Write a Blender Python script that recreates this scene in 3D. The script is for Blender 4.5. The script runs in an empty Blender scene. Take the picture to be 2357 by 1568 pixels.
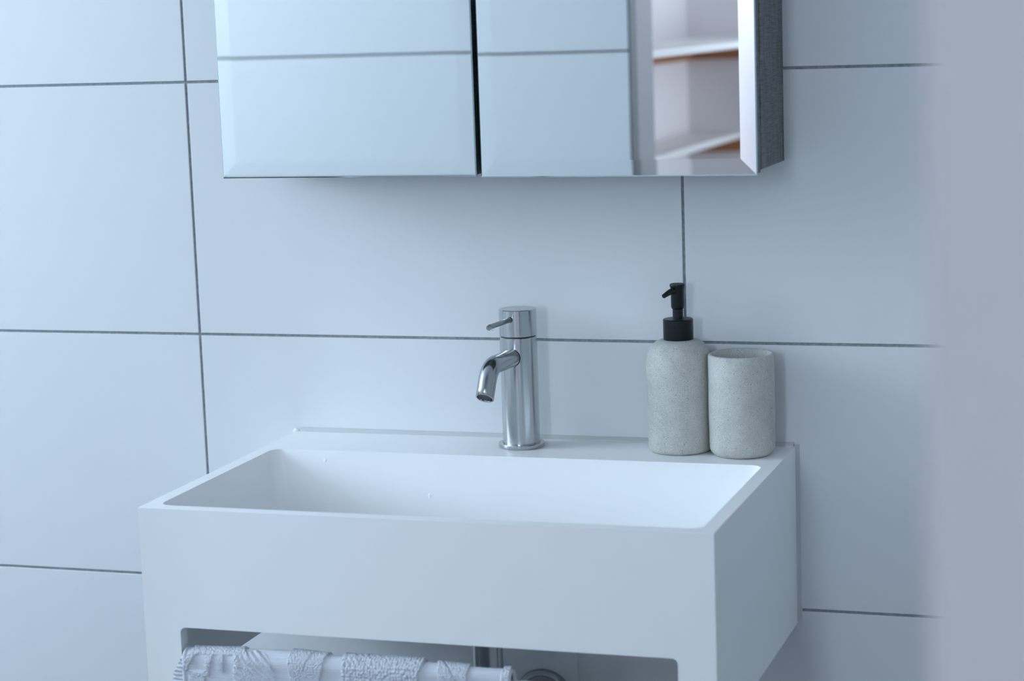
import bpy, bmesh, math, random
import numpy as np
from mathutils import Vector, Matrix

random.seed(7)
rng = np.random.default_rng(7)
C = bpy.context.scene.collection
SC = bpy.context.scene
Z0 = 0.985            # heights below are measured from the wall joint behind the tap; the floor lies 0.985 m lower

# ------------------------------------------------------------------ camera
cam_d = bpy.data.cameras.new('camera')
cam = bpy.data.objects.new('camera', cam_d)
C.objects.link(cam)
SC.camera = cam
CAM = Vector((1.17885, -2.33845, 0.38006 + Z0))
YAW, PITCH, ROLL = math.radians(18.4753), math.radians(-8.7938), math.radians(-1.9607)
fwd = Vector((-math.sin(YAW) * math.cos(PITCH), math.cos(YAW) * math.cos(PITCH), math.sin(PITCH)))
rgt = Vector((math.cos(YAW), math.sin(YAW), 0))
upv = rgt.cross(fwd)
r2 = rgt * math.cos(ROLL) + upv * math.sin(ROLL)
u2 = -rgt * math.sin(ROLL) + upv * math.cos(ROLL)
cam.matrix_world = Matrix(((r2.x, u2.x, -fwd.x, CAM.x), (r2.y, u2.y, -fwd.y, CAM.y),
                           (r2.z, u2.z, -fwd.z, CAM.z), (0, 0, 0, 1)))
cam_d.sensor_width = 36
cam_d.lens = 76.116
cam_d.clip_start = 0.05
cam_d.dof.use_dof = True
cam_d.dof.focus_distance = 2.43
cam_d.dof.aperture_fstop = 4.8

# ------------------------------------------------------------------ world, light, exposure
w = bpy.data.worlds.new('sky')
SC.world = w
w.use_nodes = True
w.node_tree.nodes['Background'].inputs[0].default_value = (0.62, 0.8, 1.0, 1)
w.node_tree.nodes['Background'].inputs[1].default_value = 1.0

def area(name, loc, rot, sx, sy, power, col):
    d = bpy.data.lights.new(name, 'AREA')
    d.shape = 'RECTANGLE'
    d.size, d.size_y, d.energy, d.color = sx, sy, power, col
    o = bpy.data.objects.new(name, d)
    o.location, o.rotation_euler = loc, rot
    C.objects.link(o)
    return o

# daylight in the bathroom window (left wall) and in the hall window (far hall wall)
BW = dict(y0=-1.42, y1=-0.42, z0=0.28, z1=1.40)
HR = dict(y0=-3.04, y1=-2.50, z0=-0.3, z1=0.7)  # unseen side window, added to brighten the shelf corner
HW = dict(x0=0.26, x1=0.66, z0=0.30, z1=1.20)
CY = -4.60                            # end of an added corridor whose near wall keeps window light off the shelves
area('bathroom_daylight', (-2.10, (BW['y0'] + BW['y1']) / 2, (BW['z0'] + BW['z1']) / 2 + Z0), (0, -math.pi / 2, 0),
     BW['z1'] - BW['z0'], BW['y1'] - BW['y0'], 67.0, (0.675, 0.84, 1.0))
area('hall_daylight', ((HW['x0'] + HW['x1']) / 2, CY - 0.07, (HW['z0'] + HW['z1']) / 2 + Z0), (math.pi / 2, 0, 0),
     HW['x1'] - HW['x0'], HW['z1'] - HW['z0'], 38.0, (0.70, 0.84, 1.0))
area('hall_side_daylight', (2.08, (HR['y0'] + HR['y1']) / 2, (HR['z0'] + HR['z1']) / 2 + Z0), (0, math.pi / 2, 0),
     HR['z1'] - HR['z0'], HR['y1'] - HR['y0'], 28.0, (0.78, 0.88, 1.0))  # added fill light for the hall walls around the shelves

SC.view_settings.view_transform = 'Standard'
SC.view_settings.look = 'None'
SC.view_settings.gamma = 1.0
SC.view_settings.use_curve_mapping = False
SC.view_settings.exposure = -0.08
SC.cycles.max_bounces = 14
SC.cycles.diffuse_bounces = 8
SC.cycles.glossy_bounces = 6
SC.cycles.sample_clamp_indirect = 5.0
SC.cycles.caustics_reflective = False

# ------------------------------------------------------------------ materials
def mat(name, col, rough=0.5, metal=0.0, spec=0.5):
    m = bpy.data.materials.new(name)
    m.use_nodes = True
    b = m.node_tree.nodes['Principled BSDF']
    b.inputs['Base Color'].default_value = (*col, 1)
    b.inputs['Roughness'].default_value = rough
    b.inputs['Metallic'].default_value = metal
    b.inputs['Specular IOR Level'].default_value = spec
    return m

def nodes(m):
    return m.node_tree.nodes, m.node_tree.links, m.node_tree.nodes['Principled BSDF']

def coords(m, kind='Object', scale=(1, 1, 1)):
    n, l, b = nodes(m)
    tc = n.new('ShaderNodeTexCoord')
    mp = n.new('ShaderNodeMapping')
    mp.inputs['Scale'].default_value = scale
    l.new(tc.outputs[kind], mp.inputs[0])
    return mp.outputs[0]

def noise(m, vec, scale, detail=2.0, rough=0.5):
    n, l, b = nodes(m)
    t = n.new('ShaderNodeTexNoise')
    t.inputs['Scale'].default_value = scale
    t.inputs['Detail'].default_value = detail
    t.inputs['Roughness'].default_value = rough
    l.new(vec, t.inputs['Vector'])
    return t.outputs['Fac']

def ramp(m, fac, stops):
    n, l, b = nodes(m)
    r = n.new('ShaderNodeValToRGB')
    while len(r.color_ramp.elements) < len(stops):
        r.color_ramp.elements.new(0.5)
    for e, (p, c) in zip(r.color_ramp.elements, stops):
        e.position = p
        e.color = (*c, 1)
    l.new(fac, r.inputs[0])
    return r.outputs[0]

def bump(m, h, strength, dist):
    n, l, b = nodes(m)
    t = n.new('ShaderNodeBump')
    t.inputs['Strength'].default_value = strength
    t.inputs['Distance'].default_value = dist
    l.new(h, t.inputs['Height'])
    l.new(t.outputs[0], b.inputs['Normal'])

def mixc(m, fac, a, c, mode='MIX'):
    n, l, b = nodes(m)
    t = n.new('ShaderNodeMix')
    t.data_type = 'RGBA'
    t.blend_type = mode
    for sock, v in ((t.inputs[0], fac), (t.inputs[6], a), (t.inputs[7], c)):
        if isinstance(v, (int, float)):
            sock.default_value = v
        elif isinstance(v, tuple):
            sock.default_value = (*v, 1)
        else:
            l.new(v, sock)
    return t.outputs[2]

M = {}
# satin white tile
m = M['tile'] = mat('white_tile', (0.74, 0.755, 0.77), 0.55, 0, 0.25)
v = coords(m)
n_, l_, b_ = nodes(m)
l_.new(ramp(m, noise(m, v, 3.0, 3), [(0.3, (0.725, 0.742, 0.76)), (0.7, (0.742, 0.756, 0.772))]), b_.inputs['Base Color'])
bump(m, noise(m, v, 55, 2), 0.04, 0.002)
# grout
m = M['grout'] = mat('grey_grout', (0.13, 0.155, 0.17), 0.9, 0, 0.2)
v = coords(m)
n_, l_, b_ = nodes(m)
l_.new(ramp(m, noise(m, v, 300, 3), [(0.3, (0.20, 0.235, 0.255)), (0.75, (0.34, 0.37, 0.39))]), b_.inputs['Base Color'])
bump(m, noise(m, v, 900, 2), 0.4, 0.0006)
M['grout_pale'] = mat('pale_grout', (0.58, 0.61, 0.63), 0.9, 0, 0.2)
# painted walls
M['paint'] = mat('white_paint', (0.80, 0.79, 0.79), 0.6)
M['ceiling_paint'] = mat('ceiling_paint', (0.90, 0.90, 0.90), 0.7)
M['lilac_paint'] = mat('lilac_grey_paint', (0.335, 0.335, 0.35), 0.6)
M['grey_paint'] = mat('grey_paint', (0.52, 0.54, 0.55), 0.6)
M['hall_paint'] = mat('hall_paint', (0.80, 0.775, 0.785), 0.65)
bump(M['hall_paint'], noise(M['hall_paint'], coords(M['hall_paint']), 180, 3), 0.08, 0.001)
m = M['floor'] = mat('dark_grey_floor', (0.1, 0.1, 0.1), 0.5)
n_, l_, b_ = nodes(m)
l_.new(ramp(m, noise(m, coords(m), 14, 6, 0.6), [(0.3, (0.05, 0.053, 0.056)), (0.7, (0.08, 0.083, 0.086))]), b_.inputs['Base Color'])
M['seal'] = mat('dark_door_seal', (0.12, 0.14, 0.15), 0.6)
M['frame'] = mat('white_frame', (0.82, 0.83, 0.84), 0.35)
# basin
m = M['basin'] = mat('white_solid_surface', (0.885, 0.89, 0.89), 0.38, 0, 0.4)
bump(m, noise(m, coords(m), 420, 2), 0.03, 0.0005)
M['sealant'] = mat('silicone_sealant', (0.55, 0.57, 0.57), 0.35)
# brushed steel (turned: brush lines run round the axis)
def steel(name, col, rough, aniso, streak):
    m = mat(name, col, rough, 1.0)
    n, l, b = nodes(m)
    b.inputs['Anisotropic'].default_value = aniso
    b.inputs['Anisotropic Rotation'].default_value = 0.25
    tg = n.new('ShaderNodeTangent')
    tg.direction_type = 'RADIAL'
    tg.axis = 'Z'
    l.new(tg.outputs[0], b.inputs['Tangent'])
    f = noise(m, coords(m, 'Object', streak), 1.0, 3)
    l.new(ramp(m, f, [(0.25, tuple(c * 0.90 for c in col)), (0.75, tuple(min(1, c * 1.08) for c in col))]), b.inputs['Base Color'])
    bump(m, f, 0.05, 0.0004)
    return m
M['steel'] = steel('brushed_steel', (0.52, 0.54, 0.55), 0.20, 0.6, (0.5, 0.5, 2600))
M['steel_pin'] = mat('polished_steel', (0.26, 0.28, 0.29), 0.22, 1.0)
M['steel_spout'] = mat('spout_steel', (0.40, 0.42, 0.43), 0.15, 1.0)
bump(M['steel_spout'], noise(M['steel_spout'], coords(M['steel_spout'], 'Object', (90, 90, 90)), 8, 3), 0.02, 0.0005)
M['steel_dark'] = mat('trap_steel', (0.40, 0.41, 0.41), 0.16, 1.0)
M['dark'] = mat('dark_gap', (0.015, 0.017, 0.018), 0.6)
m = M['aerator'] = mat('aerator_mesh', (0.05, 0.06, 0.065), 0.35, 0.4)
bump(m, noise(m, coords(m), 1800, 2), 0.9, 0.001)
# mirror
M['mirror'] = mat('mirror_silver', (0.955, 0.98, 0.985), 0.0, 1.0)
M['glass_edge'] = mat('green_glass_edge', (0.01, 0.16, 0.15), 0.08, 0, 0.8)
M['arris'] = mat('ground_glass_arris', (0.50, 0.60, 0.63), 0.12, 0.9)
M['mirror_back'] = mat('mirror_backing', (0.05, 0.06, 0.065), 0.45)
# woven laminate on the cabinet
m = M['woven'] = mat('woven_laminate', (0.10, 0.10, 0.10), 0.55, 0, 0.4)
n_, l_, b_ = nodes(m)
vv = coords(m, 'Object', (1, 1, 1))
warp = noise(m, coords(m, 'Object', (260, 260, 30)), 1.0, 3, 0.6)
weft = noise(m, coords(m, 'Object', (30, 30, 620)), 1.0, 3, 0.6)
def wave(m, vec, axis, scale, dist):
    n, l, b = nodes(m)
    t = n.new('ShaderNodeTexWave')
    t.bands_direction = axis
    t.inputs['Scale'].default_value = scale
    t.inputs['Distortion'].default_value = dist
    t.inputs['Detail'].default_value = 2
    l.new(vec, t.inputs['Vector'])
    return t.outputs['Fac']
c1 = ramp(m, warp, [(0.33, (0.06, 0.064, 0.068)), (0.66, (0.32, 0.33, 0.33))])
c2 = ramp(m, weft, [(0.33, (0.075, 0.075, 0.077)), (0.68, (0.35, 0.342, 0.336))])
cc = mixc(m, 0.5, c1, c2)
g1 = ramp(m, wave(m, vv, 'Z', 190, 2.2), [(0.2, (0.42, 0.42, 0.43)), (0.7, (1, 1, 1))])
g2 = ramp(m, wave(m, vv, 'Y', 70, 3.0), [(0.2, (0.50, 0.50, 0.51)), (0.7, (1, 1, 1))])
cc = mixc(m, 0.8, cc, g1, 'MULTIPLY')
cc = mixc(m, 0.7, cc, g2, 'MULTIPLY')
l_.new(cc, b_.inputs['Base Color'])
# sandstone
m = M['stone'] = mat('speckled_sandstone', (0.5, 0.5, 0.46), 0.5, 0, 0.4)
n_, l_, b_ = nodes(m)
v = coords(m)
base = ramp(m, noise(m, v, 60, 4, 0.6), [(0.3, (0.50, 0.50, 0.465)), (0.7, (0.60, 0.595, 0.555))])
fine = ramp(m, noise(m, v, 1300, 2, 0.6), [(0.34, (0.66, 0.66, 0.67)), (0.58, (1.03, 1.03, 1.02))])
base = mixc(m, 0.85, base, fine, 'MULTIPLY')
def specks(scale, thr, seed):
    t = n_.new('ShaderNodeTexVoronoi')
    t.inputs['Scale'].default_value = scale
    mp = n_.new('ShaderNodeMapping')
    mp.inputs['Location'].default_value = (seed, seed * 0.7, -seed)
    l_.new(v, mp.inputs[0])
    l_.new(mp.outputs[0], t.inputs['Vector'])
    sep = n_.new('ShaderNodeSeparateColor')
    l_.new(t.outputs['Color'], sep.inputs[0])
    mul = n_.new('ShaderNodeMath'); mul.operation = 'MULTIPLY'       # only some cells carry a speck, of varied size
    pw = n_.new('ShaderNodeMath'); pw.operation = 'POWER'; pw.inputs[1].default_value = 3.0
    l_.new(sep.outputs[0], pw.inputs[0])
    l_.new(pw.outputs[0], mul.inputs[0]); mul.inputs[1].default_value = thr
    lt = n_.new('ShaderNodeMath'); lt.operation = 'LESS_THAN'
    l_.new(t.outputs['Distance'], lt.inputs[0]); l_.new(mul.outputs[0], lt.inputs[1])
    return lt.outputs[0]
base = mixc(m, specks(760, 0.36, 3.1), base, (0.26, 0.265, 0.265))
base = mixc(m, specks(400, 0.19, 1.7), base, (0.07, 0.07, 0.07))
base = mixc(m, specks(800, 0.34, 5.3), base, (0.68, 0.68, 0.66))
l_.new(base, b_.inputs['Base Color'])
bump(m, noise(m, v, 900, 3), 0.12, 0.0004)
M['black'] = mat('matt_black_plastic', (0.006, 0.007, 0.010), 0.33, 0, 0.35)
M['hole'] = mat('black_hole', (0.002, 0.002, 0.002), 0.8)
# towel
m = M['towel'] = mat('terry_cotton', (0.62, 0.65, 0.70), 0.95, 0, 0.1)
n_, l_, b_ = nodes(m)
b_.inputs['Sheen Weight'].default_value = 0.25
v = coords(m)
wv = wave(m, v, 'Z', 260, 1.2)
mx = n_.new('ShaderNodeMath'); mx.operation = 'ADD'
l_.new(wv, mx.inputs[0]); l_.new(noise(m, v, 900, 3), mx.inputs[1])
bump(m, mx.outputs[0], 0.3, 0.0004)
M['wood'] = mat('brown_wood', (0.36, 0.14, 0.055), 0.5)
n_, l_, b_ = nodes(M['wood'])
l_.new(ramp(M['wood'], noise(M['wood'], coords(M['wood'], 'Object', (4, 60, 60)), 1.0, 4), [(0.3, (0.30, 0.11, 0.04)), (0.7, (0.46, 0.19, 0.08))]), b_.inputs['Base Color'])
M['shelf'] = mat('white_shelf', (0.82, 0.81, 0.80), 0.4)
M['plate'] = mat('white_plastic', (0.70, 0.72, 0.74), 0.4)
m = M['water'] = mat('water', (1, 1, 1), 0.0, 0, 0.5)
m.node_tree.nodes['Principled BSDF'].inputs['Transmission Weight'].default_value = 1.0
m.node_tree.nodes['Principled BSDF'].inputs['IOR'].default_value = 1.33
M['drop'] = mat('water_bead', (0.90, 0.92, 0.94), 0.05, 0, 0.6)
# window pane: clear, faintly glossy
m = M['pane'] = bpy.data.materials.new('window_glass')
m.use_nodes = True
nt = m.node_tree
for n in list(nt.nodes):
    if n.type != 'OUTPUT_MATERIAL':
        nt.nodes.remove(n)
tr = nt.nodes.new('ShaderNodeBsdfTransparent'); gl = nt.nodes.new('ShaderNodeBsdfGlossy'); mxs = nt.nodes.new('ShaderNodeMixShader')
gl.inputs['Roughness'].default_value = 0.05
mxs.inputs[0].default_value = 0.06
nt.links.new(tr.outputs[0], mxs.inputs[1]); nt.links.new(gl.outputs[0], mxs.inputs[2])
nt.links.new(mxs.outputs[0], [n for n in nt.nodes if n.type == 'OUTPUT_MATERIAL'][0].inputs[0])

# ------------------------------------------------------------------ helpers
def box(bm, x0, x1, y0, y1, z0, z1):
    vs = [bm.verts.new((x, y, z)) for x in (x0, x1) for y in (y0, y1) for z in (z0, z1)]
    for f in ((0, 1, 3, 2), (4, 6, 7, 5), (0, 4, 5, 1), (2, 3, 7, 6), (0, 2, 6, 4), (1, 5, 7, 3)):
        bm.faces.new([vs[i] for i in f])
    return vs

def prism(bm, pts, axis, a0, a1):
    """polygon pts (2-D) swept along an axis; 'y': pts are (x,z), 'x': pts are (y,z), 'z': pts are (x,y)"""
    def P(p, a):
        return {'y': (p[0], a, p[1]), 'x': (a, p[0], p[1]), 'z': (p[0], p[1], a)}[axis]
    A = [bm.verts.new(P(p, a0)) for p in pts]
    B = [bm.verts.new(P(p, a1)) for p in pts]
    k = len(pts)
    bm.faces.new(A); bm.faces.new(B[::-1])
    for i in range(k):
        bm.faces.new((A[i], B[i], B[(i + 1) % k], A[(i + 1) % k]))

def lathe(bm, prof, cx, cy, seg=64):
    rings = []
    for r, z in prof:
        if r < 1e-6:
            rings.append([bm.verts.new((cx, cy, z))])
        else:
            rings.append([bm.verts.new((cx + r * math.cos(2 * math.pi * i / seg), cy + r * math.sin(2 * math.pi * i / seg), z)) for i in range(seg)])
    for a, b in zip(rings, rings[1:]):
        for i in range(seg):
            j = (i + 1) % seg
            if len(a) == 1 and len(b) == 1:
                continue
            if len(a) == 1:
                bm.faces.new((a[0], b[j], b[i]))
            elif len(b) == 1:
                bm.faces.new((a[i], a[j], b[0]))
            else:
                bm.faces.new((a[i], a[j], b[j], b[i]))

def tube(bm, path, radii, seg=32, cap=True, flat_end=None):
    path = [Vector(p) for p in path]
    if not hasattr(radii, '__len__'):
        radii = [radii] * len(path)
    rings = []
    ref = None
    for i, p in enumerate(path):
        t = (path[min(i + 1, len(path) - 1)] - path[max(i - 1, 0)]).normalized()
        if ref is None:
            ref = t.orthogonal().normalized()
        ref = (ref - t * ref.dot(t)).normalized()
        bi = t.cross(ref)
        rings.append([bm.verts.new(p + (ref * math.cos(a) + bi * math.sin(a)) * radii[i]) for a in (2 * math.pi * k / seg for k in range(seg))])
    for a, b in zip(rings, rings[1:]):
        for k in range(seg):
            bm.faces.new((a[k], a[(k + 1) % seg], b[(k + 1) % seg], b[k]))
    if cap:
        bm.faces.new(rings[0][::-1]); bm.faces.new(rings[-1])
    return rings

def arc2(cx, cy, r, a0, a1, n):
    return [(cx + r * math.cos(math.radians(a0 + (a1 - a0) * i / n)), cy + r * math.sin(math.radians(a0 + (a1 - a0) * i / n))) for i in range(n + 1)]

def bevel_all(bm, width, seg=2, ang=30):
    bm.normal_update()
    es = [e for e in bm.edges if len(e.link_faces) == 2 and e.calc_face_angle(0) > math.radians(ang)]
    bmesh.ops.bevel(bm, geom=es, offset=width, segments=seg, profile=0.5, affect='EDGES', clamp_overlap=True)

def finish_mesh(bm, name, material, shift=(0, 0, 0), sharp=35):
    bmesh.ops.recalc_face_normals(bm, faces=bm.faces)
    bmesh.ops.translate(bm, verts=bm.verts, vec=shift)
    me = bpy.data.meshes.new(name)
    bm.to_mesh(me); bm.free()
    mats = material if isinstance(material, (list, tuple)) else [material]
    for q in mats:
        me.materials.append(q)
    me.polygons.foreach_set('use_smooth', [True] * len(me.polygons))
    me.set_sharp_from_angle(angle=math.radians(sharp))
    me.update()
    return me

def world_loc(o):
    p = Vector((0, 0, 0))
    while o is not None:
        p += o.location
        o = o.parent
    return p

def obj(name, bm, material, parent=None, sharp=None, base=None):
    """one mesh object; the bmesh is in room coordinates, base (top-level only) sets the origin"""
    if sharp is None:                       # boxes keep flat faces, turned and bent shapes are smoothed
        sharp = 35 if len(bm.faces) > 160 else 8
    origin = Vector(base) + Vector((0, 0, Z0)) if base else (world_loc(parent) if parent else Vector((0, 0, 0)))
    me = finish_mesh(bm, name, M[material] if isinstance(material, str) else [M[k] for k in material], Vector((0, 0, Z0)) - origin, sharp)
    o = bpy.data.objects.new(name, me)
    C.objects.link(o)
    if parent:
        o.parent = parent
    else:
        o.location = origin
    return o

def thing(name, base, label, cat, group=None):
    o = bpy.data.objects.new(name, None)
    o.empty_display_size = 0.05
    C.objects.link(o)
    o.location = Vector(base) + Vector((0, 0, Z0))
    return tag(o, label, cat, group)

def tag(o, label, cat, group=None, kind=None):
    o['label'] = label
    o['category'] = cat
    if group: o['group'] = group
    if kind: o['kind'] = kind
    return o

def struct(name, bm, material, label, cat):
    return tag(obj(name, bm, material), label, cat, kind='structure')

# ------------------------------------------------------------------ room shell
XL, XR = -2.00, 1.45                  # bathroom walls
YF = -1.50                            # tiled face of the door wall
WT = 0.16                             # door wall thickness
FLOOR, CEIL = -Z0, 1.43
DX0, DX1, DTOP = 0.218, 1.090, 1.06   # doorway
HXL, HXR, HYF = -0.07, 2.0, -3.10     # hall behind the doorway
TW, TH, J = 0.603, 0.303, 0.0032      # tile module and joint
TT = 0.008                            # tile thickness

def tile_mesh(wd, ht, name='tile'):
    bm = bmesh.new()
    box(bm, 0, wd, 0, TT, 0, ht)
    bevel_all(bm, 0.0006, 2)
    me = finish_mesh(bm, name, M['tile'], sharp=5)
    return me
_tm = {}
def lay_tiles(wall, xs, x_lo, x_hi, z_lo, z_hi, face_y, flip):
    """stack-bonded tiles between the vertical joints xs; face_y is the visible plane; flip turns them to face +y"""
    zs = [k * TH for k in range(-5, 7)]
    for xa, xb in zip(xs, xs[1:]):
        for za, zb_ in zip(zs, zs[1:]):
            a, b = max(xa + J / 2, x_lo), min(xb - J / 2, x_hi)
            c, d = max(za + J / 2, z_lo), min(zb_ - J / 2, z_hi)
            if b - a < 0.02 or d - c < 0.02:
                continue
            key = (round(b - a, 4), round(d - c, 4))
            if key not in _tm:
                _tm[key] = tile_mesh(*key)
            o = bpy.data.objects.new('tile', _tm[key])
            C.objects.link(o)
            o.parent = wall
            o.location = (a, face_y - TT if flip else face_y, c + Z0)
            # tiny lippage between neighbours
            o.location.y += random.uniform(-0.0002, 0.0002)

bm = bmesh.new()
box(bm, XL - 0.1, XR + 0.1, 0.0014, 0.12, FLOOR, CEIL)
wall_back = struct('wall_back', bm, 'grout', 'white tiled wall with dark grey joints behind the basin', 'wall')
lay_tiles(wall_back, [TW * k for k in range(-4, 4)], XL, XR, FLOOR + 0.002, CEIL - 0.002, 0.0, False)

bm = bmesh.new()
box(bm, XL - 0.1, DX0, YF - WT, YF - 0.0014, FLOOR, CEIL)
box(bm, DX1, HXR + 0.1, YF - WT, YF - 0.0014, FLOOR, CEIL)
box(bm, DX0, DX1, YF - WT, YF - 0.0014, DTOP, CEIL)
wall_front = struct('wall_front', bm, 'lilac_paint', 'lilac-grey painted wall around the doorway opposite the basin', 'wall')
bm = bmesh.new()
box(bm, XL, DX0 - 0.001, YF - 0.0026, YF - 0.0014, FLOOR, CEIL)
box(bm, DX1 + 0.001, XR, YF - 0.0026, YF - 0.0014, FLOOR, CEIL)
obj('grout_bed', bm, 'grout_pale', wall_front)
lay_tiles(wall_front, [-2.95, -1.75, -0.55, 0.66, 1.86], XL, DX0 - 0.001, FLOOR + 0.002, CEIL - 0.002, YF, True)
lay_tiles(wall_front, [0.66, 1.86], DX1 + 0.001, XR, FLOOR + 0.002, CEIL - 0.002, YF, True)
# dark grey strip down the reveal
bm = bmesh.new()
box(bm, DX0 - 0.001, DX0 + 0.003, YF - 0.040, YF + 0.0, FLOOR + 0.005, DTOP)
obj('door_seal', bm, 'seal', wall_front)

bm = bmesh.new()
for y0, y1, z0, z1 in ((YF - 0.1, BW['y0'], FLOOR, CEIL), (BW['y1'], 0.1, FLOOR, CEIL), (BW['y0'], BW['y1'], FLOOR, BW['z0']), (BW['y0'], BW['y1'], BW['z1'], CEIL)):
    box(bm, XL - 0.12, XL, y0, y1, z0, z1)
struct('wall_left', bm, 'paint', 'white bathroom side wall with the daylight window', 'wall')
bm = bmesh.new()
box(bm, XR, XR + 0.1, YF - 0.05, 0.1, FLOOR, CEIL)
struct('wall_right', bm, 'grey_paint', 'plain grey bathroom side wall beyond the doorway edge', 'wall')
bm = bmesh.new()
box(bm, XL - 0.2, HXR + 0.2, CY - 0.2, 0.12, FLOOR - 0.1, FLOOR)
struct('floor', bm, 'floor', 'dark grey floor running through the doorway', 'floor')
bm = bmesh.new()
box(bm, XL - 0.2, HXR + 0.2, CY - 0.2, 0.12, CEIL, CEIL + 0.1)
struct('ceiling', bm, 'ceiling_paint', 'flat white ceiling over bathroom and hall', 'ceiling')

bm = bmesh.new()
box(bm, HXL - 0.1, HXL, HYF - 0.1, YF - WT, FLOOR, CEIL)
struct('wall_hall_left', bm, 'hall_paint', 'pale hall wall that carries the shelves', 'wall')
bm = bmesh.new()
box(bm, HXL - 0.1, 0.235, CY - 0.1, HYF, FLOOR, CEIL)
box(bm, 1.0, HXR + 0.1, CY - 0.1, HYF, FLOOR, CEIL)
for x0, x1, z0, z1 in ((0.235, HW['x0'], FLOOR, CEIL), (HW['x1'], 1.0, FLOOR, CEIL), (HW['x0'], HW['x1'], FLOOR, HW['z0']), (HW['x0'], HW['x1'], HW['z1'], CEIL)):
    box(bm, x0, x1, CY - 0.1, CY, z0, z1)
struct('wall_hall_far', bm, 'hall_paint', 'pale hall end wall with a corridor and its end window', 'wall')
bm = bmesh.new()
for y0, y1, z0, z1 in ((HYF - 0.1, HR['y0'], FLOOR, CEIL), (HR['y1'], YF - WT, FLOOR, CEIL), (HR['y0'], HR['y1'], FLOOR, HR['z0']), (HR['y0'], HR['y1'], HR['z1'], CEIL)):
    box(bm, HXR, HXR + 0.1, y0, y1, z0, z1)
struct('wall_hall_right', bm, 'hall_paint', 'plain pale hall side wall without shelves', 'wall')

# windows
t = thing('window_1', (XL - 0.06, (BW['y0'] + BW['y1']) / 2, BW['z0']), 'bathroom window with white frame in the side wall', 'window')
t['kind'] = 'structure'
bm = bmesh.new()
fw = 0.045
for y0, y1, z0, z1 in ((BW['y0'], BW['y0'] + fw, BW['z0'], BW['z1']), (BW['y1'] - fw, BW['y1'], BW['z0'], BW['z1']),
                       (BW['y0'] + fw, BW['y1'] - fw, BW['z0'], BW['z0'] + fw), (BW['y0'] + fw, BW['y1'] - fw, BW['z1'] - fw, BW['z1'])):
    box(bm, XL - 0.08, XL - 0.03, y0, y1, z0, z1)
obj('window_frame', bm, 'frame', t)
bm = bmesh.new()
box(bm, XL - 0.058, XL - 0.054, BW['y0'] + fw - 0.005, BW['y1'] - fw + 0.005, BW['z0'] + fw - 0.005, BW['z1'] - fw + 0.005)
obj('pane', bm, 'pane', t)
t = thing('window_2', ((HW['x0'] + HW['x1']) / 2, CY - 0.05, HW['z0']), 'corridor end window with white frame', 'window')
t['kind'] = 'structure'
bm = bmesh.new()
for x0, x1, z0, z1 in ((HW['x0'], HW['x0'] + 0.03, HW['z0'], HW['z1']), (HW['x1'] - 0.03, HW['x1'], HW['z0'], HW['z1']),
                       (HW['x0'] + 0.03, HW['x1'] - 0.03, HW['z0'], HW['z0'] + 0.03), (HW['x0'] + 0.03, HW['x1'] - 0.03, HW['z1'] - 0.03, HW['z1'])):
    box(bm, x0, x1, CY - 0.06, CY - 0.02, z0, z1)
obj('window_frame', bm, 'frame', t)
bm = bmesh.new()
box(bm, HW['x0'] + 0.025, HW['x1'] - 0.025, CY - 0.047, CY - 0.043, HW['z0'] + 0.025, HW['z1'] - 0.025)
obj('pane', bm, 'pane', t)

t = thing('window_3', (HXR + 0.05, (HR['y0'] + HR['y1']) / 2, HR['z0']), 'wide hall window with white frame facing the shelves', 'window')
t['kind'] = 'structure'
bm = bmesh.new()
for y0, y1, z0, z1 in ((HR['y0'], HR['y0'] + fw, HR['z0'], HR['z1']), (HR['y1'] - fw, HR['y1'], HR['z0'], HR['z1']),
                       (HR['y0'] + fw, HR['y1'] - fw, HR['z0'], HR['z0'] + fw), (HR['y0'] + fw, HR['y1'] - fw, HR['z1'] - fw, HR['z1'])):
    box(bm, HXR + 0.02, HXR + 0.06, y0, y1, z0, z1)
obj('window_frame', bm, 'frame', t)
bm = bmesh.new()
box(bm, HXR + 0.038, HXR + 0.042, HR['y0'] + fw - 0.005, HR['y1'] - fw + 0.005, HR['z0'] + fw - 0.005, HR['z1'] - fw + 0.005)
obj('pane', bm, 'pane', t)

# ------------------------------------------------------------------ wash basin
ZB, BX0, BX1, BD, ZT, ZO = -0.1151, 0.1232, 0.7261, 0.4062, -0.3174, -0.2394
BT = 0.0155
def temp(bm):
    bmesh.ops.recalc_face_normals(bm, faces=bm.faces)
    me = bpy.data.meshes.new('t'); bm.to_mesh(me); bm.free()
    o = bpy.data.objects.new('t', me); C.objects.link(o)
    return o
bm = bmesh.new(); box(bm, BX0, BX1, -BD, 0.0, ZT, ZB)
for f in bm.faces: f.smooth = True
outer = temp(bm)
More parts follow.
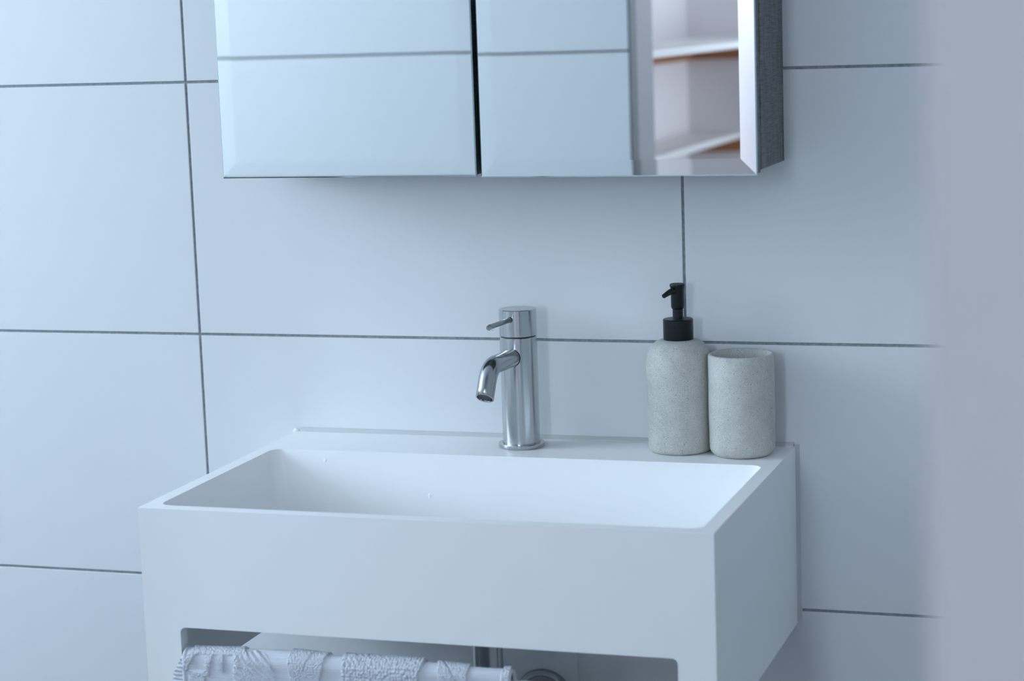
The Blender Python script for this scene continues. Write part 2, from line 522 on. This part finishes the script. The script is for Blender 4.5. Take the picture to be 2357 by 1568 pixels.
# bowl cutter: rounded rectangle that narrows towards a filleted bottom
bm = bmesh.new()
ix0, ix1, iy0, iy1 = BX0 + BT, BX1 - BT, -BD + BT, -0.105
def rrect(off, r, z, n=14):
    a, b, c, d = ix0 + off, ix1 - off, iy0 + off, iy1 - off
    p = arc2(b - r, d - r, r, 0, 90, n) + arc2(a + r, d - r, r, 90, 180, n) + arc2(a + r, c + r, r, 180, 270, n) + arc2(b - r, c + r, r, 270, 360, n)
    return [bm.verts.new((x, y, z)) for x, y in p]
rings = [rrect(0, 0.014, ZB + 0.02), rrect(0.0, 0.014, ZB), rrect(0.004, 0.016, -0.175)]
for k in range(1, 9):
    a = math.radians(90 * k / 8)
    rings.append(rrect(0.004 + 0.03 * (1 - math.cos(a)), 0.016 + 0.02 * (1 - math.cos(a)), -0.190 - 0.030 * math.sin(a)))
for a, b in zip(rings, rings[1:]):
    for i in range(len(a)):
        j = (i + 1) % len(a)
        bm.faces.new((a[i], a[j], b[j], b[i]))
bm.faces.new(rings[0]); bm.faces.new(rings[-1][::-1])
bowl = temp(bm)
bm = bmesh.new(); box(bm, BX0 + BT, BX1 - BT, -BD + BT, 0.05, ZT - 0.05, ZO); under = temp(bm)
OX0, OX1, OZ0, OR = 0.1635, 0.6885, -0.2765, 0.006
bm = bmesh.new()
pts = arc2(OX1 - OR, ZO - OR, OR, 0, 90, 6) + arc2(OX0 + OR, ZO - OR, OR, 90, 180, 6) + arc2(OX0 + OR, OZ0 + OR, OR, 180, 270, 6) + arc2(OX1 - OR, OZ0 + OR, OR, 270, 360, 6)
prism(bm, pts, 'y', -BD - 0.05, -BD + BT + 0.03)
slot = temp(bm)
# the slot cutter must not bite into the bowl floor above it
for cutter in (bowl, under, slot):
    md = outer.modifiers.new('cut', 'BOOLEAN'); md.operation = 'DIFFERENCE'; md.object = cutter; md.solver = 'EXACT'
md = outer.modifiers.new('bevel', 'BEVEL'); md.width = 0.0016; md.segments = 3; md.limit_method = 'ANGLE'; md.angle_limit = math.radians(50); md.harden_normals = True
dg = bpy.context.evaluated_depsgraph_get()
me = bpy.data.meshes.new_from_object(outer.evaluated_get(dg))
for o in (outer, bowl, under, slot):
    bpy.data.objects.remove(o)
basin = thing('wash_basin', (0.4247, 0, ZT), 'white rectangular wall-mounted basin with a towel slot in its front', 'basin')
me.name = 'basin_body'
me.transform(Matrix.Translation(Vector((0, 0, Z0)) - basin.location))
me.materials.clear(); me.materials.append(M['basin'])
body = bpy.data.objects.new('basin_body', me); C.objects.link(body); body.parent = basin
# silicone bead along the wall
bm = bmesh.new()
prism(bm, [(0.001, ZB - 0.001), (-0.0045, ZB - 0.001), (-0.0042, ZB + 0.0012), (-0.0016, ZB + 0.0042), (0.001, ZB + 0.0046)], 'x', BX0 + 0.004, BX1 - 0.002)
prism(bm, [(BX1 - 0.001, 0.001), (BX1 - 0.001, -0.0045), (BX1 + 0.002, -0.0036), (BX1 + 0.0048, 0.001)], 'z', ZT + 0.002, ZB + 0.002)
prism(bm, [(BX0 + 0.001, 0.001), (BX0 + 0.001, -0.004), (BX0 - 0.002, -0.003), (BX0 - 0.004, 0.001)], 'z', ZT + 0.002, ZB - 0.002)
obj('sealant', bm, 'sealant', basin)
bm = bmesh.new()
for cx, cy, cz, rr in ((0.1225, -0.003, ZB + 0.001, 0.0026), (0.1195, -0.002, ZB - 0.001, 0.0018)):
    bmesh.ops.create_icosphere(bm, subdivisions=2, radius=rr, matrix=Matrix.Translation((cx, cy, cz)) @ Matrix.Diagonal((1.3, 0.8, 1.0, 1)))
obj('sealant_blob', bm, 'frame', basin)
bm = bmesh.new()
lathe(bm, [(0, -0.2145), (0.030, -0.2145), (0.0325, -0.2165), (0.033, -0.2212)], 0.4247, -0.22, 48)
obj('drain_cover', bm, 'steel_pin', basin)

# ------------------------------------------------------------------ bottle trap, flange and cover plate under the basin
trap = thing('bottle_trap', (0.4247, -0.2, -0.56), 'dark polished steel bottle trap and waste pipe under the basin', 'trap')
bm = bmesh.new(); lathe(bm, [(0.0, ZO - 0.001), (0.0165, ZO - 0.001), (0.0165, -0.46), (0, -0.46)], 0.4247, -0.2, 48); obj('tail_pipe', bm, 'steel_dark', trap)
bm = bmesh.new(); lathe(bm, [(0.0168, -0.2405), (0.024, -0.2405), (0.024, -0.262), (0.021, -0.2665), (0.0163, -0.2665)], 0.4247, -0.2, 48); obj('collar_nut', bm, 'steel_dark', trap)
bm = bmesh.new(); lathe(bm, [(0.0, -0.43), (0.030, -0.43), (0.034, -0.436), (0.034, -0.55), (0.030, -0.56), (0, -0.56)], 0.4247, -0.2, 48); obj('trap_bottle', bm, 'steel_dark', trap)
bm = bmesh.new(); tube(bm, [(0.4247, -0.17, -0.457), (0.4247, -0.10, -0.457), (0.4247, -0.02, -0.428), (0.4247, -0.0065, -0.425)], 0.016, 32); obj('outlet_pipe', bm, 'steel_dark', trap)
bm = bmesh.new()
rings = []
for r, y in ((0.0162, -0.016), (0.0205, -0.0165), (0.026, -0.012), (0.0285, -0.0125), (0.0335, -0.0118), (0.0345, -0.0095), (0.0345, -0.006)):
    rings.append([bm.verts.new((0.4247 + r * math.cos(a), y, -0.424 + r * math.sin(a))) for a in (2 * math.pi * k / 64 for k in range(64))])
for a, b in zip(rings, rings[1:]):
    for k in range(64):
        bm.faces.new((a[k], a[(k + 1) % 64], b[(k + 1) % 64], b[k]))
obj('wall_flange', bm, 'steel_dark', trap)
bm = bmesh.new(); box(bm, 0.352, 0.4665, -0.007, 0.001, -0.56, -0.245); bevel_all(bm, 0.001, 2)
tag(obj('cover_plate', bm, 'plate', base=(0.41, 0, -0.56)), 'flat white cover plate on the wall behind the waste pipe', 'plate')

# ------------------------------------------------------------------ mirror cabinet
CX0, CX1, CZ, CD = 0.112, 0.7184, 0.1998, 0.1447
CTOP = 0.86
cab = thing('mirror_cabinet', ((CX0 + CX1) / 2, 0, CZ), 'wall-hung mirror cabinet with dark woven side above the basin', 'cabinet')
bm = bmesh.new()
box(bm, CX0 + 0.0015, CX1 - 0.0005, -CD + 0.0225, 0.0, CZ + 0.003, CTOP - 0.003)
bevel_all(bm, 0.0006, 1)
obj('cabinet_body', bm, 'woven', cab)
def door(x0, x1, z0, z1, tiltx, tiltz, side):
    d = bpy.data.objects.new('mirror_door', None); C.objects.link(d); d.parent = cab
    pivot = Vector(((x0 + x1) / 2, -CD, (z0 + z1) / 2))
    d.location = pivot - (Vector((cab.location.x, cab.location.y, cab.location.z - Z0)))
    # bevelled mirror: outer rim, four bevel facets, flat field
    bw, bdep, gt = 0.0175, 0.00052, 0.004
    bm = bmesh.new()
    def ring(off, y):
        return [bm.verts.new((x, y, z)) for x, z in ((x1 - off, z1 - off), (x0 + off, z1 - off), (x0 + off, z0 + off), (x1 - off, z0 + off))]
    inner, R0 = ring(bw, -CD), ring(0.0013, -CD + bdep)
    Rc, R1 = ring(0, -CD + bdep + 0.0012), ring(0, -CD + gt)
    fs = [bm.faces.new(inner)]
    edge, arris = [], []
    for k in range(4):
        n = (k + 1) % 4
        fs.append(bm.faces.new((R0[k], R0[n], inner[n], inner[k])))
        arris.append(bm.faces.new((Rc[k], Rc[n], R0[n], R0[k])))     # ground arris
        edge.append(bm.faces.new((R1[k], R1[n], Rc[n], Rc[k])))
    edge.append(bm.faces.new(R1))
    for f in fs: f.material_index = 0
    for f in edge: f.material_index = 1
    for f in arris: f.material_index = 2
    me_o = obj('mirror_glass', bm, ['mirror', 'glass_edge', 'arris'], d, sharp=0.2)
    bm = bmesh.new()
    box(bm, x0 + 0.0012, x1 - 0.0006, -CD + gt, -CD + 0.0055, z0 + 0.0006, z1 - 0.001)
    obj('mirror_backing', bm, 'mirror_back', d)
    bm = bmesh.new()
    box(bm, x0 + 0.002, x1 - 0.001, -CD + 0.0055, -CD + 0.0215, z0 + 0.0015, z1 - 0.002)
    bevel_all(bm, 0.0005, 1)
    obj('door_panel', bm, 'woven', d)
    d.rotation_euler = (tiltx, 0, tiltz)
    return d
door(CX0, 0.4118, 0.2000, CTOP, 0, 0, 0)
door(0.4172, CX1, 0.1986, CTOP, -0.0018, 0, 1)
bm = bmesh.new()
box(bm, 0.405, 0.4245, -CD + 0.0217, -CD + 0.0223, CZ + 0.004, CTOP - 0.004)
obj('gap_seal', bm, 'dark', cab)  # thin black sheet standing in for the shade between the doors

# ------------------------------------------------------------------ basin mixer tap
TX, TY = 0.4205, -0.046
SA = math.radians(6)
DV = Vector((-math.sin(SA), -math.cos(SA), 0))
tap = thing('basin_tap', (TX, TY, ZB), 'brushed steel single-lever mixer tap with bent spout on the basin ledge', 'tap')
bm = bmesh.new(); lathe(bm, [(0, ZB), (0.0258, ZB), (0.0262, ZB + 0.0006), (0.0262, ZB + 0.0042), (0.0256, ZB + 0.005), (0.0214, ZB + 0.005)], TX, TY, 96); obj('base_ring', bm, 'steel', tap)
bm = bmesh.new(); lathe(bm, [(0.0212, ZB + 0.003), (0.0212, 0.0110), (0.0208, 0.0115), (0.0190, 0.0115), (0, 0.0115)], TX, TY, 96); obj('tap_body', bm, 'steel', tap)
bm = bmesh.new(); lathe(bm, [(0, 0.0126), (0.0190, 0.0126), (0.0207, 0.0126), (0.0212, 0.0132), (0.0212, 0.0422), (0.0207, 0.0428), (0, 0.0428)], TX, TY, 96)
cap = obj('lever_cap', bm, 'steel', tap)
bm = bmesh.new(); lathe(bm, [(0.0193, 0.0105), (0.0193, 0.0132)], TX, TY, 96); obj('joint_ring', bm, 'dark', tap)
bm = bmesh.new()
c0 = Vector((TX, TY, 0.0328))
p0, p1 = c0 + DV * 0.016, c0 + DV * 0.076
tube(bm, [p0, p1 - DV * 0.0007, p1], [0.0028, 0.0028, 0.0022], 32)
obj('lever_pin', bm, 'steel_pin', cap)
bm = bmesh.new()
tube(bm, [c0 + DV * 0.0206, c0 + DV * 0.0216], 0.0032, 32)
obj('lever_collar', bm, 'dark', cap)
# spout: straight out, smooth bend, down to an angled mouth
sp = []
zs = -0.0105
RB, L0 = 0.024, 0.0640
ang_end = math.radians(65)
for r in np.linspace(0.012, L0, 6):
    sp.append((r, zs))
for a in np.linspace(0, ang_end, 16)[1:]:
    sp.append((L0 + RB * math.sin(a), zs - RB * (1 - math.cos(a))))
le = Vector((math.cos(ang_end), -math.sin(ang_end)))
for d in (0.006, 0.012, 0.0205):
    sp.append((L0 + RB * math.sin(ang_end) + le.x * d, zs - RB * (1 - math.cos(ang_end)) + le.y * d))
path = [Vector((TX, TY, 0)) + DV * r + Vector((0, 0, z)) for r, z in sp]
bm = bmesh.new()
SR = 0.0102
rg = tube(bm, path, SR, 48, cap=False)
endc, endd = path[-1], (path[-1] - path[-2]).normalized()
def ring_from(ring, centre, scale, shift):
    return [bm.verts.new(centre + (Vector(v.co) - centre) * scale + shift) for v in ring]
last = rg[-1]
me_n = (DV * math.cos(math.radians(53)) + Vector((0, 0, -math.sin(math.radians(53))))).normalized()   # the mouth is cut facing a little forward
for v in last:
    v.co = Vector(v.co) - endd * ((Vector(v.co) - endc).dot(me_n) / endd.dot(me_n))
e1 = ring_from(last, endc, 0.94, endd * 0.0004)
e2 = ring_from(last, endc, 0.86, endd * 0.0002)
e3 = ring_from(last, endc, 0.84, -endd * 0.003)
for a, b in ((last, e1), (e1, e2), (e2, e3)):
    for k in range(48):
        bm.faces.new((a[k], a[(k + 1) % 48], b[(k + 1) % 48], b[k]))
spout = obj('spout', bm, 'steel_spout', tap, sharp=50)
bm = bmesh.new()
ar = tube(bm, [endc - endd * 0.008, endc - endd * 0.0012], SR * 0.83, 48)
for v in ar[-1]:
    v.co = Vector(v.co) - endd * ((Vector(v.co) - endc).dot(me_n) / endd.dot(me_n) + 0.0012)
obj('aerator', bm, 'aerator', spout)
bm = bmesh.new()
rt = Vector((TX, TY, zs)) + DV * 0.0195
tube(bm, [rt, rt + DV * 0.0013], SR + 0.0004, 48)
obj('spout_joint', bm, 'dark', spout)
# water drops on the lever tip
bm = bmesh.new()
bmesh.ops.create_icosphere(bm, subdivisions=3, radius=0.0030, matrix=Matrix.Translation(p1 + DV * 0.0014 + Vector((0, 0, -0.0006))))
obj('water_drop', bm, 'water', cap)
bm = bmesh.new()
bmesh.ops.create_icosphere(bm, subdivisions=2, radius=0.0017, matrix=Matrix.Translation(p1 - DV * 0.008 + Vector((0, 0, -0.0034))))
obj('water_drop', bm, 'water', cap)

# ------------------------------------------------------------------ soap dispenser and tumbler
SX, SY = 0.6045, -0.0395
R = 0.0362
disp = thing('soap_dispenser', (SX, SY, ZB), 'speckled grey stone soap bottle with matt black pump', 'soap dispenser')
bm = bmesh.new()
prof = [(0, ZB), (0.030, ZB)] + [(0.030 + (R - 0.0305) * math.sin(a), ZB + 0.006 * (1 - math.cos(a))) for a in np.linspace(0.2, math.pi / 2, 7)]
prof += [(R, -0.035), (R + 0.0003, -0.022)]
sh0 = -0.0185
for a in np.linspace(0, math.pi / 2, 12):
    prof.append((0.0155 + (R + 0.0003 - 0.0155) * math.cos(a) ** 0.85, sh0 + 0.0285 * math.sin(a) ** 1.05))
prof += [(0.0, 0.010)]
lathe(bm, prof, SX, SY, 96)
obj('bottle', bm, 'stone', disp, sharp=60)
bm = bmesh.new(); lathe(bm, [(0.0, 0.0068), (0.0163, 0.0068), (0.0167, 0.0076), (0.0167, 0.0318), (0.0159, 0.0328), (0.0085, 0.0332), (0, 0.0332)], SX, SY, 64); obj('collar', bm, 'black', disp)
bm = bmesh.new(); lathe(bm, [(0, 0.033), (0.0058, 0.033), (0.0058, 0.047), (0, 0.047)], SX, SY, 48); obj('pump_stem', bm, 'black', disp)
bm = bmesh.new()
lathe(bm, [(0, 0.0436), (0.0060, 0.0436), (0.0069, 0.0446), (0.0074, 0.0465), (0.0076, 0.0665), (0.0083, 0.0688), (0.0085, 0.0700), (0.0082, 0.0712), (0.0075, 0.0716), (0.0073, 0.0711), (0, 0.0710)], SX, SY, 64)
head = obj('pump_head', bm, 'black', disp)
bm = bmesh.new()
ND = Vector((-math.sin(math.radians(24)), -math.cos(math.radians(24)), 0))
b0 = Vector((SX, SY, 0.0645))
npath = [b0 + ND * 0.004, b0 + ND * 0.011 + Vector((0, 0, -0.0002)), b0 + ND * 0.0155 + Vector((0, 0, -0.0012)), b0 + ND * 0.0245 + Vector((0, 0, -0.0040))]
tube(bm, npath, [0.0036, 0.0033, 0.0031, 0.0024], 28)
noz = obj('nozzle', bm, 'black', head, sharp=50)
bm = bmesh.new()
nd = (npath[-1] - npath[-2]).normalized()
tube(bm, [npath[-1] - nd * 0.001, npath[-1] + nd * 0.00012], 0.0014, 20)
obj('nozzle_hole', bm, 'hole', noz)

UX, UY = 0.6765, -0.0495
tum = thing('tumbler', (UX, UY, ZB), 'open speckled grey stone tumbler beside the soap bottle', 'tumbler')
CTZ = -0.0030
R2 = 0.0364
prof = [(0, ZB), (0.027, ZB)] + [(0.027 + (R2 - 0.0275) * math.sin(a), ZB + 0.0105 * (1 - math.cos(a))) for a in np.linspace(0.15, math.pi / 2, 9)]
prof += [(R2, -0.06), (R2 - 0.0004, CTZ - 0.0022), (R2 - 0.0012, CTZ - 0.0006), (R2 - 0.0026, CTZ), (R2 - 0.0040, CTZ - 0.0006), (R2 - 0.0049, CTZ - 0.0024),
         (R2 - 0.0056, -0.05), (R2 - 0.0062, ZB + 0.018), (R2 - 0.012, ZB + 0.011), (0, ZB + 0.010)]
bm = bmesh.new(); lathe(bm, prof, UX, UY, 96)
obj('cup', bm, 'stone', tum, sharp=60)

# ------------------------------------------------------------------ towel over the slot bar
tow = thing('hand_towel', (0.335, -BD, -0.52), 'pale terry hand towel with raised pattern over the basin bar', 'towel')
def vnoise(x, y, cell, seed):
    """smooth value noise on numpy arrays"""
    g = np.random.default_rng(seed).random((1024, 1024))
    a, b = x / cell, y / cell
    i, j = np.floor(a).astype(int), np.floor(b).astype(int)
    fx, fy = a - i, b - j
    fx, fy = fx * fx * (3 - 2 * fx), fy * fy * (3 - 2 * fy)
    i, j = i % 1023, j % 1023
    return (g[i, j] * (1 - fx) + g[i + 1, j] * fx) * (1 - fy) + (g[i, j + 1] * (1 - fx) + g[i + 1, j + 1] * fx) * fy
YC, ZC = -0.3987, -0.2735
def drape(s, rad, front=0.24):
    """s = 0 at the crest, + down the front, - down the back; returns y, z and the outward normal"""
    q = rad * math.pi / 2
    y = np.where(s > q, YC - rad, np.where(s < -q, YC + rad, YC - rad * np.sin(np.clip(s, -q, q) / rad)))
    z = np.where(np.abs(s) > q, ZC - (np.abs(s) - q), ZC + rad * np.cos(np.clip(s, -q, q) / rad))
    ny = np.where(s > q, -1.0, np.where(s < -q, 1.0, -np.sin(np.clip(s, -q, q) / rad)))
    nz = np.where(np.abs(s) > q, 0.0, np.cos(np.clip(s, -q, q) / rad))
    return y, z, ny, nz
def sst(a, b, x):
    t = np.clip((x - a) / (b - a), 0, 1)
    return t * t * (3 - 2 * t)
def cloth(name, us, ss, rad, height, parent, left=None):
    U, S = np.meshgrid(us, ss, indexing='ij')
    y, z, ny, nz = drape(S, rad)
    X = U.copy()
    if left is not None:
        X = X + left(U, S)
    h = height(U, S)
    sag = 0.0022 * np.sin((U - 0.2) * 17) + 0.0016 * np.sin((U - 0.1) * 41 + 1.0)       # loose, uneven lie
    lift = h + sag * np.exp(-(S / 0.05) ** 2) * 0.6
    y = y + ny * lift
    z = z + nz * lift
    V = np.stack([X, y, z], -1).reshape(-1, 3)
    nu, nv = U.shape
    idx = np.arange(nu * nv).reshape(nu, nv)
    F = np.stack([idx[:-1, :-1], idx[1:, :-1], idx[1:, 1:], idx[:-1, 1:]], -1).reshape(-1, 4)
    o_w = world_loc(parent)
    V = V + np.array([-o_w.x, -o_w.y, Z0 - o_w.z])
    me = bpy.data.meshes.new(name)
    me.from_pydata(V.tolist(), [], F.tolist())
    me.materials.append(M['towel'])
    me.polygons.foreach_set('use_smooth', [True] * len(me.polygons))
    me.update()
    o = bpy.data.objects.new(name, me)
    C.objects.link(o); o.parent = parent
    return o
TX0, TX1 = 0.1665, 0.5190
def PU(px):                        # the pattern's columns along the bar
    return 0.1665 + (px - 418) * (0.519 - 0.1665) / (1180 - 418)
def beads(U, S, p, seed):
    """rounded bumps on a jittered grid, 0..1"""
    r = np.random.default_rng(seed)
    jx, jy = r.random((512, 512)), r.random((512, 512))
    a, b = U / p, (S + 1) / p
    ia, ib = np.floor(a).astype(int), np.floor(b).astype(int)
    best = np.full(U.shape, 9.0)
    for da in (-1, 0, 1):
        for db in (-1, 0, 1):
            ca, cb = ia + da, ib + db
            dx = ca + 0.2 + 0.6 * jx[ca % 512, cb % 512] - a
            dy = cb + 0.2 + 0.6 * jy[ca % 512, cb % 512] - b
            best = np.minimum(best, dx * dx + dy * dy)
    return np.sqrt(np.clip(1 - best / 0.55, 0, 1))
def terry(U, S):
    n1 = vnoise(U, S + 1, 0.0011, 1); n2 = vnoise(U, S + 1, 0.0022, 2); n3 = vnoise(U, S + 1, 0.006, 3)
    ed = (n2 - 0.5) * 0.0016
    u = U + ed
    s = S + (n3 - 0.5) * 0.0020
    mask = np.zeros_like(U)
    # fringe of short tongues at the crest
    def tongue(px, w, lo, hi, slant=0.0):
        c = PU(px) - slant * s
        return sst(w, w * 0.7, np.abs(u - c)) * sst(lo, lo + 0.003, s) * sst(hi, hi - 0.002, s)
    mask = np.maximum(mask, sst(PU(432), PU(438), u) * sst(PU(566), PU(558), u) * sst(0.012, 0.009, s) * sst(-0.03, -0.028, s))
    for px, w, hi, sl in ((450, 0.004, 0.030, 0.5), (466, 0.0035, 0.022, 0.9), (490, 0.0038, 0.034, 0.25), (512, 0.0032, 0.028, 0.0), (534, 0.0032, 0.022, -0.5), (553, 0.003, 0.018, -0.9)):
        mask = np.maximum(mask, tongue(px, w, -0.01, hi, sl))
    # broad stripe at the hem side
    mask = np.maximum(mask, 0.8 * sst(PU(430), PU(433), u) * sst(PU(470), PU(466), u - 0.15 * (s - 0.03)) * sst(0.026, 0.030, s))
    # ribbed disc
    cx, cs, rr = PU(591), 0.0315, 0.0245
    dd = np.hypot(u - cx, (s - cs) * 0.86)
    rib = 0.5 + 0.5 * np.sin(((u - cx) * 0.72 - (s - cs) * 0.95) * 2 * math.pi / 0.0062)
    mask = np.maximum(mask, sst(rr, rr - 0.0015, dd) * (0.15 + 0.95 * rib))
    # tulip block
    wdt = 0.0208 * np.sqrt(np.clip(1 - (np.clip(s, 0, 1) / 0.048) ** 2, 0, 1))
    cen = PU(716) - 0.05 * s
    tul = sst(wdt, wdt - 0.0015, np.abs(u - cen)) * sst(-0.035, -0.033, s)
    tul = tul * (1 - 0.9 * sst(0.0012, 0.0004, np.abs(u - cen - 0.006 + 0.35 * s)) * sst(0.024, 0.018, s))
    mask = np.maximum(mask, tul)
    # wide nubby block
    l, r = PU(795) + 0.08 * np.clip(s, 0, 0.1), PU(985) - 0.2 * np.clip(s - 0.005, 0, 0.06)
    nub = sst(l, l + 0.0015, u) * sst(r, r - 0.0015, u)
    mask = np.maximum(mask, nub * 1.05)
    # twin band with a slanting cut
    l, r = PU(1012) + 0.25 * s, PU(1088)
    tw = sst(l, l + 0.0012, u) * sst(r, r - 0.0012, u)
    tw = tw * (1 - 0.95 * sst(0.0016, 0.0005, np.abs(u - PU(1030) - 0.75 * s)))
    mask = np.maximum(mask, tw)
    mask = np.maximum(mask, sst(PU(1160), PU(1164), u))
    # blocks further down the front repeat loosely below the frame
    mask = np.where(s > 0.085, sst(0.45, 0.6, vnoise(U, S, 0.045, 9)), mask)
    n0 = vnoise(U, S + 1, 0.0008, 11)
    coarse = sst(PU(790), PU(800), U) * sst(PU(1000), PU(985), U)
    fine, big = beads(U, S, 0.0019, 21), beads(U, S, 0.0031, 22)                     # terry loops
    pile = (0.0009 + 0.0019 * fine) * (1 - coarse) + (0.0006 + 0.0032 * big) * coarse + 0.0006 * (n0 - 0.5)
    weave = 0.00030 * np.sin(S * 2 * math.pi / 0.0016) * (0.6 + 0.8 * n2)
    return mask * pile + (1 - np.clip(mask, 0, 1)) * weave + 0.0002 * (n0 - 0.5)
us = np.linspace(TX0, TX1, 1000)
ss = np.concatenate([np.linspace(-0.20, -0.035, 24)[:-1], np.linspace(-0.035, 0.085, 340), np.linspace(0.085, 0.27, 40)[1:]])
cl = cloth('cloth', us, ss, 0.0118, terry, tow)
# inner fold lying on the bar under the top layer
bm = bmesh.new()
prism(bm, [(-0.4070, -0.300), (-0.4075, -0.272), (-0.4045, -0.2655), (-0.3985, -0.2640), (-0.3930, -0.2655), (-0.3900, -0.272), (-0.3905, -0.300), (-0.3912, -0.300), (-0.3912, -0.2762), (-0.4060, -0.2762), (-0.4064, -0.300)], 'x', 0.176, 0.512)
obj('inner_fold', bm, 'towel', tow)
# rolled hem along the side edges
def hem(u, name, rad, r):
    bm = bmesh.new()
    s = np.concatenate([np.linspace(-0.20, -0.03, 8)[:-1], np.linspace(-0.03, 0.03, 24), np.linspace(0.03, 0.27, 10)[1:]])
    y, z, ny, nz = drape(s, rad)
    sag = (0.0022 * np.sin((u - 0.2) * 17) + 0.0016 * np.sin((u - 0.1) * 41 + 1.0)) * np.exp(-(s / 0.05) ** 2) * 0.6
    tube(bm, [(u, y[i] + ny[i] * sag[i], z[i] + nz[i] * sag[i]) for i in range(len(s))], r, 12)
    return obj(name, bm, 'towel', tow)
hem(TX0 + 0.0006, 'hem', 0.0112, 0.0020)
hem(TX1 - 0.001, 'hem', 0.0105, 0.0024)
# the folded-in layer that shows past the left hem
def under_h(U, S):
    return 0.0010 * (vnoise(U, S + 1, 0.0016, 5)) + 0.0008 * np.sin(S * 2 * math.pi / 0.0042) + 0.0008 * vnoise(U, S + 1, 0.004, 6)
us2 = np.linspace(0.1655, 0.23, 130)
ss2 = np.concatenate([np.linspace(-0.19, -0.03, 14)[:-1], np.linspace(-0.03, 0.085, 200), np.linspace(0.085, 0.26, 30)[1:]])
cloth('folded_layer', us2, ss2, 0.0096, under_h, tow,
      left=lambda U, S: -0.0125 * np.clip((0.23 - U) / 0.0645, 0, 1) * sst(0.004, 0.036, S))

# ------------------------------------------------------------------ hall shelves (seen in the mirror)
sh = thing('wall_shelf', (HXL, HYF, 0.285), 'deep white hall shelf on a brown wooden batten, upper of two', 'shelf')
bm = bmesh.new(); box(bm, HXL - 0.001, 0.2155, HYF - 0.001, YF - WT, 0.2850, 0.2985); bevel_all(bm, 0.0015, 2); obj('shelf_board', bm, 'shelf', sh)
bm = bmesh.new(); box(bm, HXL, 0.20, HYF - 0.001, HYF + 0.02, 0.2475, 0.2852); obj('batten', bm, 'wood', sh)
bm = bmesh.new(); box(bm, HXL - 0.001, HXL + 0.02, HYF + 0.02, YF - WT - 0.02, 0.2475, 0.2852); obj('batten', bm, 'wood', sh)
sh = thing('wall_shelf', (HXL, HYF, 0.05), 'narrow white hall shelf on a brown wooden batten, lower of two', 'shelf')
bm = bmesh.new(); box(bm, HXL - 0.001, 0.060, HYF - 0.001, YF - WT, 0.0560, 0.0705); bevel_all(bm, 0.0015, 2); obj('shelf_board', bm, 'shelf', sh)
bm = bmesh.new(); box(bm, HXL, 0.064, HYF - 0.001, HYF + 0.02, 0.0250, 0.0562); obj('batten', bm, 'wood', sh)

# ------------------------------------------------------------------ drops in the basin
for x, z, r, lab in ((0.203, -0.1267, 0.0022, 'small clear water drop close under the back rim inside the basin'),
                     (0.330, -0.1633, 0.0026, 'larger clear water drop low on the back wall inside the basin')):
    bm = bmesh.new()
    yb = iy1 - 0.004 * max(0, min(1, (ZB - z) / 0.06))
    bmesh.ops.create_icosphere(bm, subdivisions=3, radius=r, matrix=Matrix.Translation((x, yb + 0.0002, z)) @ Matrix.Diagonal((0.9, 0.32, 1.25, 1)))
    tag(obj('water_drop', bm, 'drop', base=(x, yb, z)), lab, 'water drop')
